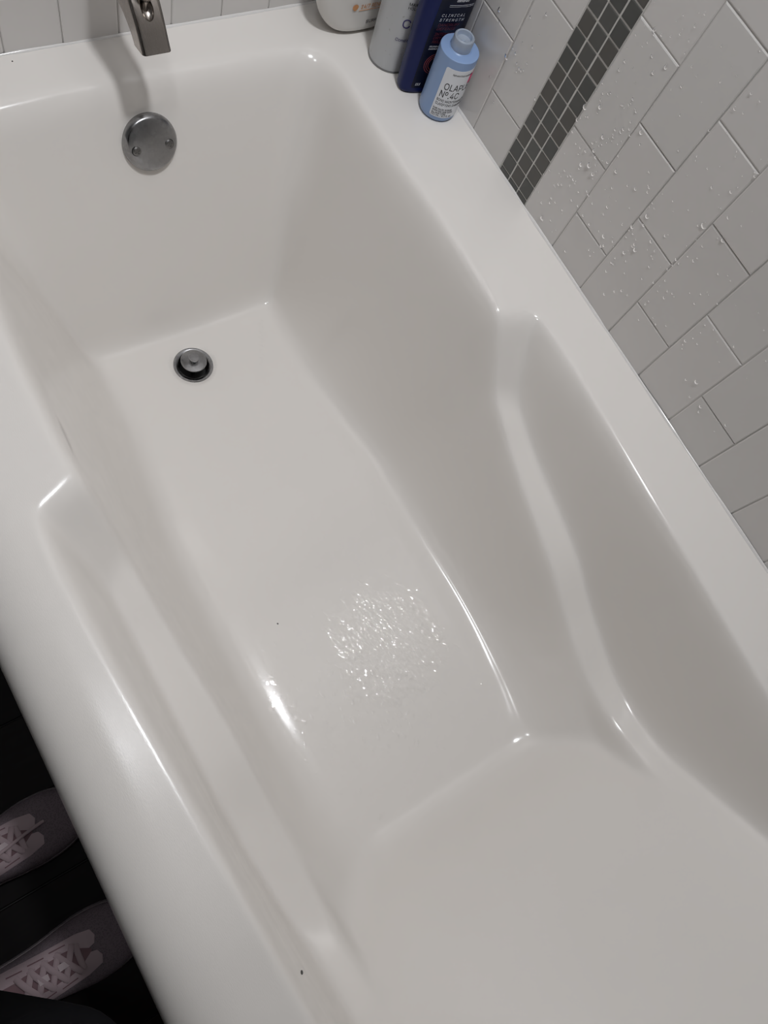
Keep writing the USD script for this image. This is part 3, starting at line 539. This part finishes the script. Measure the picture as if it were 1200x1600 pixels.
# ------------------------------------------------------------------ sneakers
shoe_mesh_mat = mat('sneaker_knit', {'g': ('geometry', {}), 'n': ('voronoi_texture', {'scale': 420.0}), 'c': ('rgb_ramp', {'ramp': [(0.1, (0.125, 0.098, 0.112)), (0.6, (0.19, 0.150, 0.17))]}), 'p': ('principled_bsdf', {'roughness': 0.85})},
    [('g.position', 'n.vector'), ('n.distance', 'c.fac'), ('c.color', 'p.base_color')])
shoe_overlay = plain('sneaker_overlay', (0.44, 0.34, 0.365), 0.6)
shoe_pink = plain('sneaker_tongue', (0.21, 0.125, 0.14), 0.8)
lace_mat = plain('lace_pink', (0.40, 0.305, 0.325), 0.8)
sole_mat = plain('sneaker_sole', (0.20, 0.17, 0.18), 0.6)
loop_mat = plain('lace_loop', (0.50, 0.41, 0.43), 0.6)
def shoe(cx_toe, cy, yaw, label):
    z0 = -DECK
    c_, s_ = math.cos(yaw), math.sin(yaw)
    def P(t, w, h):       # t from heel to toe, w to the wearer's left, h up
        t = np.asarray(t, float) - 0.275; w = np.asarray(w, float); t, w, h = np.broadcast_arrays(t, w, np.asarray(h, float))
        return np.stack([cx_toe + t * c_ - w * s_, cy + t * s_ + w * c_, z0 + h], -1)
    T_ = np.array([0.0, 0.006, 0.02, 0.05, 0.09, 0.13, 0.17, 0.20, 0.225, 0.245, 0.26, 0.27, 0.275])
    Wd = np.array([0.012, 0.024, 0.032, 0.036, 0.036, 0.038, 0.044, 0.047, 0.0455, 0.041, 0.033, 0.021, 0.008])
    Ht = np.array([0.070, 0.078, 0.082, 0.079, 0.088, 0.086, 0.074, 0.063, 0.055, 0.049, 0.043, 0.036, 0.030])
    tt = np.r_[np.linspace(0, 0.02, 5), np.linspace(0.03, 0.24, 22), np.linspace(0.246, 0.275, 8)]
    from scipy.interpolate import PchipInterpolator as PI_
    wd, ht = PI_(T_, Wd), PI_(T_, Ht)
    ang = np.linspace(0, np.pi, 25)
    def top_h(t, w):      # height of the upper at (t, w)
        u = np.clip(np.abs(w) / (wd(t) * 1.0), 0, 0.999); return 0.024 + (ht(t) - 0.024) * (1 - u ** 2.5) ** (1 / 2.1)
    rings = []
    for t in tt:
        cs, sn = np.cos(ang), np.sin(ang); w = np.sign(cs) * np.abs(cs) ** 0.8 * wd(t)
        up_ = np.c_[w, 0.024 + (ht(t) - 0.024) * np.abs(sn) ** 0.85]
        lo_ = np.c_[-np.linspace(0.97, -0.97, 8) * wd(t), np.full(8, 0.016)]
        q = np.vstack([up_, lo_]); rings.append(P(np.full(len(q), t), q[:, 0], q[:, 1]))
    path = obj('sneaker', loft(rings), shoe_mesh_mat, pn, smooth=50, label=label)
    rings = []
    for h, g in ((0.0, -0.003), (0.003, 0.001), (0.012, 0.0025), (0.022, 0.0022), (0.026, 0.0005)):
        a = np.r_[tt, tt[::-1]]; w = np.r_[wd(tt) + g, -(wd(tt[::-1]) + g)]; rings.append(P(a, w, np.full(len(a), h)))
    obj('sole', loft(rings), sole_mat, path, smooth=40)
    # tongue and throat
    def strip(pts, lift, name, mt, thick=0.0012, parent=None, **kw):
        from shapely.geometry import Polygon as Pg
        m_ = trimesh.creation.extrude_polygon(Pg(pts).buffer(0.0010).buffer(-0.0010), thick, engine='earcut')
        v, f = trimesh.remesh.subdivide_to_size(m_.vertices, m_.faces, 0.005, max_iter=20)
        return obj(name, (P(v[:, 0], v[:, 1], top_h(v[:, 0], v[:, 1]) + lift + v[:, 2]), f), mt, path, smooth=40, **kw)
    strip([(0.085, -0.019), (0.198, -0.017), (0.204, 0.0), (0.198, 0.017), (0.085, 0.019)], 0.0004, 'tongue', shoe_pink, 0.0008)
    for sg in (1, -1):
        o = [(0.075, 0.016), (0.110, 0.0145), (0.122, 0.0160), (0.134, 0.0150), (0.146, 0.0165), (0.158, 0.0152), (0.170, 0.0160), (0.184, 0.0140), (0.194, 0.0080), (0.202, 0.0030), (0.210, 0.0050), (0.214, 0.0140), (0.210, 0.0240), (0.190, 0.0285), (0.150, 0.0300), (0.110, 0.0315), (0.075, 0.0325)]
        ey = strip([(a, sg * b) for a, b in o], 0.0012, 'eyestay', shoe_overlay, 0.0016)
        for q in range(3):
            a0 = 0.10 + 0.028 * q
            strip([(a0, sg * 0.0240), (a0 + 0.021, sg * 0.0225), (a0 + 0.021, sg * 0.0240), (a0, sg * 0.0255)], 0.0030, 'stripe', shoe_pink, 0.0005)
    # crossed laces
    rows = [0.112, 0.129, 0.146, 0.163, 0.181]
    for i in range(len(rows) - 1):
        for sg in (1, -1):
            u = np.linspace(0, 1, 14); t = rows[i] + (rows[i + 1] - rows[i] + 0.004) * u; w = sg * (0.0195 - 0.039 * u)
            h = top_h(t, w) + 0.004 + 0.0018 * np.sin(u * np.pi) + (0.0012 if sg > 0 else 0)
            obj('lace', tube(P(t, w, h), 0.0041, 8, 0.42), lace_mat, path, smooth=60)
    u = np.linspace(-1, 1, 14); obj('lace', tube(P(0.188 + 0 * u, 0.017 * u, top_h(0.188 + 0 * u, 0.017 * u) + 0.0042), 0.0041, 8, 0.42), lace_mat, path, smooth=60)
    for a0, w0 in ((0.136, 0.0), (0.162, 0.0015)):
        strip([(a0, w0 - 0.0045), (a0 + 0.013, w0 - 0.004), (a0 + 0.013, w0 + 0.004), (a0, w0 + 0.0045)], 0.0078, 'lace_keeper', loop_mat, 0.0007)
    for sg in ((1, -1) if label.startswith('left') else ()):
        lp = spline([(0.102, 0.001 * sg, 0.012), (0.112, 0.020 * sg, 0.015), (0.124, 0.036 * sg, 0.006), (0.116, 0.043 * sg, -0.004), (0.104, 0.030 * sg, 0.008), (0.101, 0.002 * sg, 0.011)], 26)
        obj('lace_bow', tube(P(lp[:, 0], lp[:, 1], top_h(lp[:, 0], np.clip(lp[:, 1], -0.03, 0.03)) + np.maximum(lp[:, 2], -0.01)), 0.0034, 8, 0.5), lace_mat, path, smooth=60)
    e_ = spline([(0.103, 0.0, 0.012), (0.130, -0.006, 0.011), (0.165, -0.004, 0.0105), (0.200, 0.002, 0.0065), (0.222, 0.004, 0.004)] if label.startswith('left') else [(0.103, 0.0, 0.012), (0.112, -0.018, 0.010), (0.118, -0.034, 0.004), (0.115, -0.041, -0.004)], 24)
    obj('lace_end', tube(P(e_[:, 0], e_[:, 1], top_h(e_[:, 0], np.clip(e_[:, 1], -0.03, 0.03)) + e_[:, 2]), 0.0024, 8, 0.6), lace_mat, path, smooth=60)
    return P
shoe(-0.912, -0.4375, 0.04, 'left mauve knit sneaker with a loose lace over its toe')
shoe(-0.905, -0.6240, -0.03, 'right mauve knit sneaker partly hidden by the trouser knee')

# ------------------------------------------------------------------ water
def cap(r, h, n=9, el=1.0):
    a = np.arange(n) * 2 * np.pi / n; rings = [(1.0, 0.0), (0.86, 0.42), (0.55, 0.80)]
    v = [np.c_[r * q * np.cos(a) * el, r * q * np.sin(a), np.full(n, h * k)] for q, k in rings] + [np.array([[0, 0, h]])]
    v = np.vstack(v); f = []
    for i in range(2):
        for j in range(n):
            k = (j + 1) % n; f += [(i * n + j, i * n + k, (i + 1) * n + k), (i * n + j, (i + 1) * n + k, (i + 1) * n + j)]
    for j in range(n): f.append((2 * n + j, 2 * n + (j + 1) % n, 3 * n))
    return v, np.array(f)
w = []
spots = [(-0.03, 0.19, 0.03, 0.05, 50), (-0.03, 0.10, 0.03, 0.06, 50), (-0.12, 0.17, 0.05, 0.08, 70), (-0.20, 0.12, 0.04, 0.05, 55), (-0.26, 0.22, 0.06, 0.06, 40), (-0.37, 0.13, 0.05, 0.05, 25), (0.12, 0.14, 0.05, 0.05, 30), (-0.05, 0.31, 0.05, 0.05, 45), (-0.20, 0.34, 0.07, 0.05, 35)]
for y, z, sy, sz, n in spots:
    for _ in range(n):
        yy, zz = rng.normal(y, sy), rng.normal(z, sz)
        if zz < 0.012 or (0 < yy < MW): continue
        r = rng.uniform(0.0007, 0.0019) * (1 + 0.8 * (rng.random() < 0.15)); v, f = cap(r, r * rng.uniform(0.45, 0.7), el=rng.uniform(0.8, 1.3))
        w.append((np.c_[-v[:, 2] - 0.0002, yy + v[:, 0], zz + v[:, 1] * 1.25], f[:, ::-1] if False else f))
obj('water_droplets', cat_(w), water_mat, smooth=True, label='small clear water droplets clinging to the right tiled wall', cat='water', kind='stuff')
w = []
def drop_at(x, y, r, h, el, rot):
    v, f = cap(r, h, 10, el); c_, s_ = math.cos(rot), math.sin(rot); xx = x + v[:, 0] * c_ - v[:, 1] * s_; yy = y + v[:, 0] * s_ + v[:, 1] * c_
    w.append((np.c_[xx, yy, tub_z(xx, yy) + v[:, 2] - 0.00005], f))
def film(x0, x1, y0, y1, cover, seed, lam=0.0036, amp=0.0020, st=0.00055):
    """a thin rippled film of water broken into islands"""
    xs_, ys_ = np.arange(x0, x1, st), np.arange(y0, y1, st); X, Y, F, n, m = grid(xs_, ys_)
    P_ = np.c_[X, Y, np.zeros_like(X)]
    def nz(l, sd): return meshkit.noise(np.c_[(X * 0.9 + Y * 0.45) / l, (Y * 0.9 - X * 0.45) / (l * 1.9), np.full_like(X, sd * 7.3)], sd)
    rip = 0.6 * nz(lam, seed) + 0.4 * nz(lam * 0.55, seed + 1)
    big = 0.55 * nz(lam * 3.0, seed + 2) + 0.45 * nz(lam * 1.2, seed + 3)
    t = np.clip((cover(X, Y) + 0.75 * (big - 0.5)) * 1.6, -1, 1); h = np.where(t > 0, np.minimum(t, 0.5) * 2, 0) * (0.0001 + amp * rip)
    ok = (t > 0)[F].all(1); F = F[ok]; idx = np.unique(F); mp = np.full(len(X), -1); mp[idx] = np.arange(len(idx))
    w.append((np.c_[X, Y, tub_z(X, Y) + h + 0.00003][idx], mp[F]))
film(-0.56, -0.262, -0.62, -0.33, lambda X, Y: 0.66 - 0.62 * np.hypot((X + 0.405) / 0.082, (Y + 0.46) / 0.090) - 60 * np.maximum(X + 0.300, 0), 11)
film(-0.632, -0.55, -0.56, -0.35, lambda X, Y: 0.30 - 0.5 * np.hypot((X + 0.603) / 0.024, (Y + 0.455) / 0.06), 31, lam=0.0045, amp=0.0008)
for x, y, sx, sy, n in ((-0.47, -0.50, 0.055, 0.06, 150), (-0.45, -0.58, 0.05, 0.04, 60), (-0.60, -0.46, 0.014, 0.05, 70)):
    for _ in range(n):
        xx, yy = rng.normal(x, sx), rng.normal(y, sy)
        if abs(xx - XC) > 0.178 or yy < -0.70: continue
        r = rng.uniform(0.0012, 0.0036); drop_at(xx, yy, r, r * rng.uniform(0.10, 0.22), rng.uniform(0.7, 2.4), rng.normal(1.2, 0.7))
for i in range(26):
    t = i / 25; p = np.array([-0.312, 0.160]) * (1 - t) + np.array([-0.352, 0.080]) * t
    drop_at(p[0] + 0.004 * math.sin(i * 1.7), p[1], 0.0022, 0.0006, 1.8, -1.2 + 0.5 * math.sin(i))
for _ in range(60):
    xx, yy = rng.uniform(-0.60, -0.30), rng.uniform(-0.65, 0.18); drop_at(xx, yy, rng.uniform(0.0006, 0.0012), 0.0004, 1.0, 0)
obj('water_beads', cat_(w), water_mat, smooth=True, label='beads of water sparkling on the flat floor of the bathtub', cat='water', kind='stuff')

# ------------------------------------------------------------------ specks
speck_mat = plain('speck', (0.02, 0.018, 0.016), 0.7)
for x, y, r, lab_, el in ((-0.550, -0.348, 0.0011, 'tiny dark speck on the floor of the bathtub', 1.3), (-0.586, 0.427, 0.0011, 'tiny dark speck on the deck below the spout wall', 1.0), (-0.762, -0.722, 0.0010, 'short dark hair stuck at the near end of the armrest rim', 4.5)):
    v, f = cap(r, r * 0.5, 10, el); xx, yy = x + v[:, 0] * 0.5 + v[:, 1] * 0.86, y - v[:, 0] * 0.86 + v[:, 1] * 0.5
    obj('speck', (np.c_[xx, yy, tub_z(xx, yy) + v[:, 2]], f), speck_mat, smooth=True, label=lab_, cat='speck')
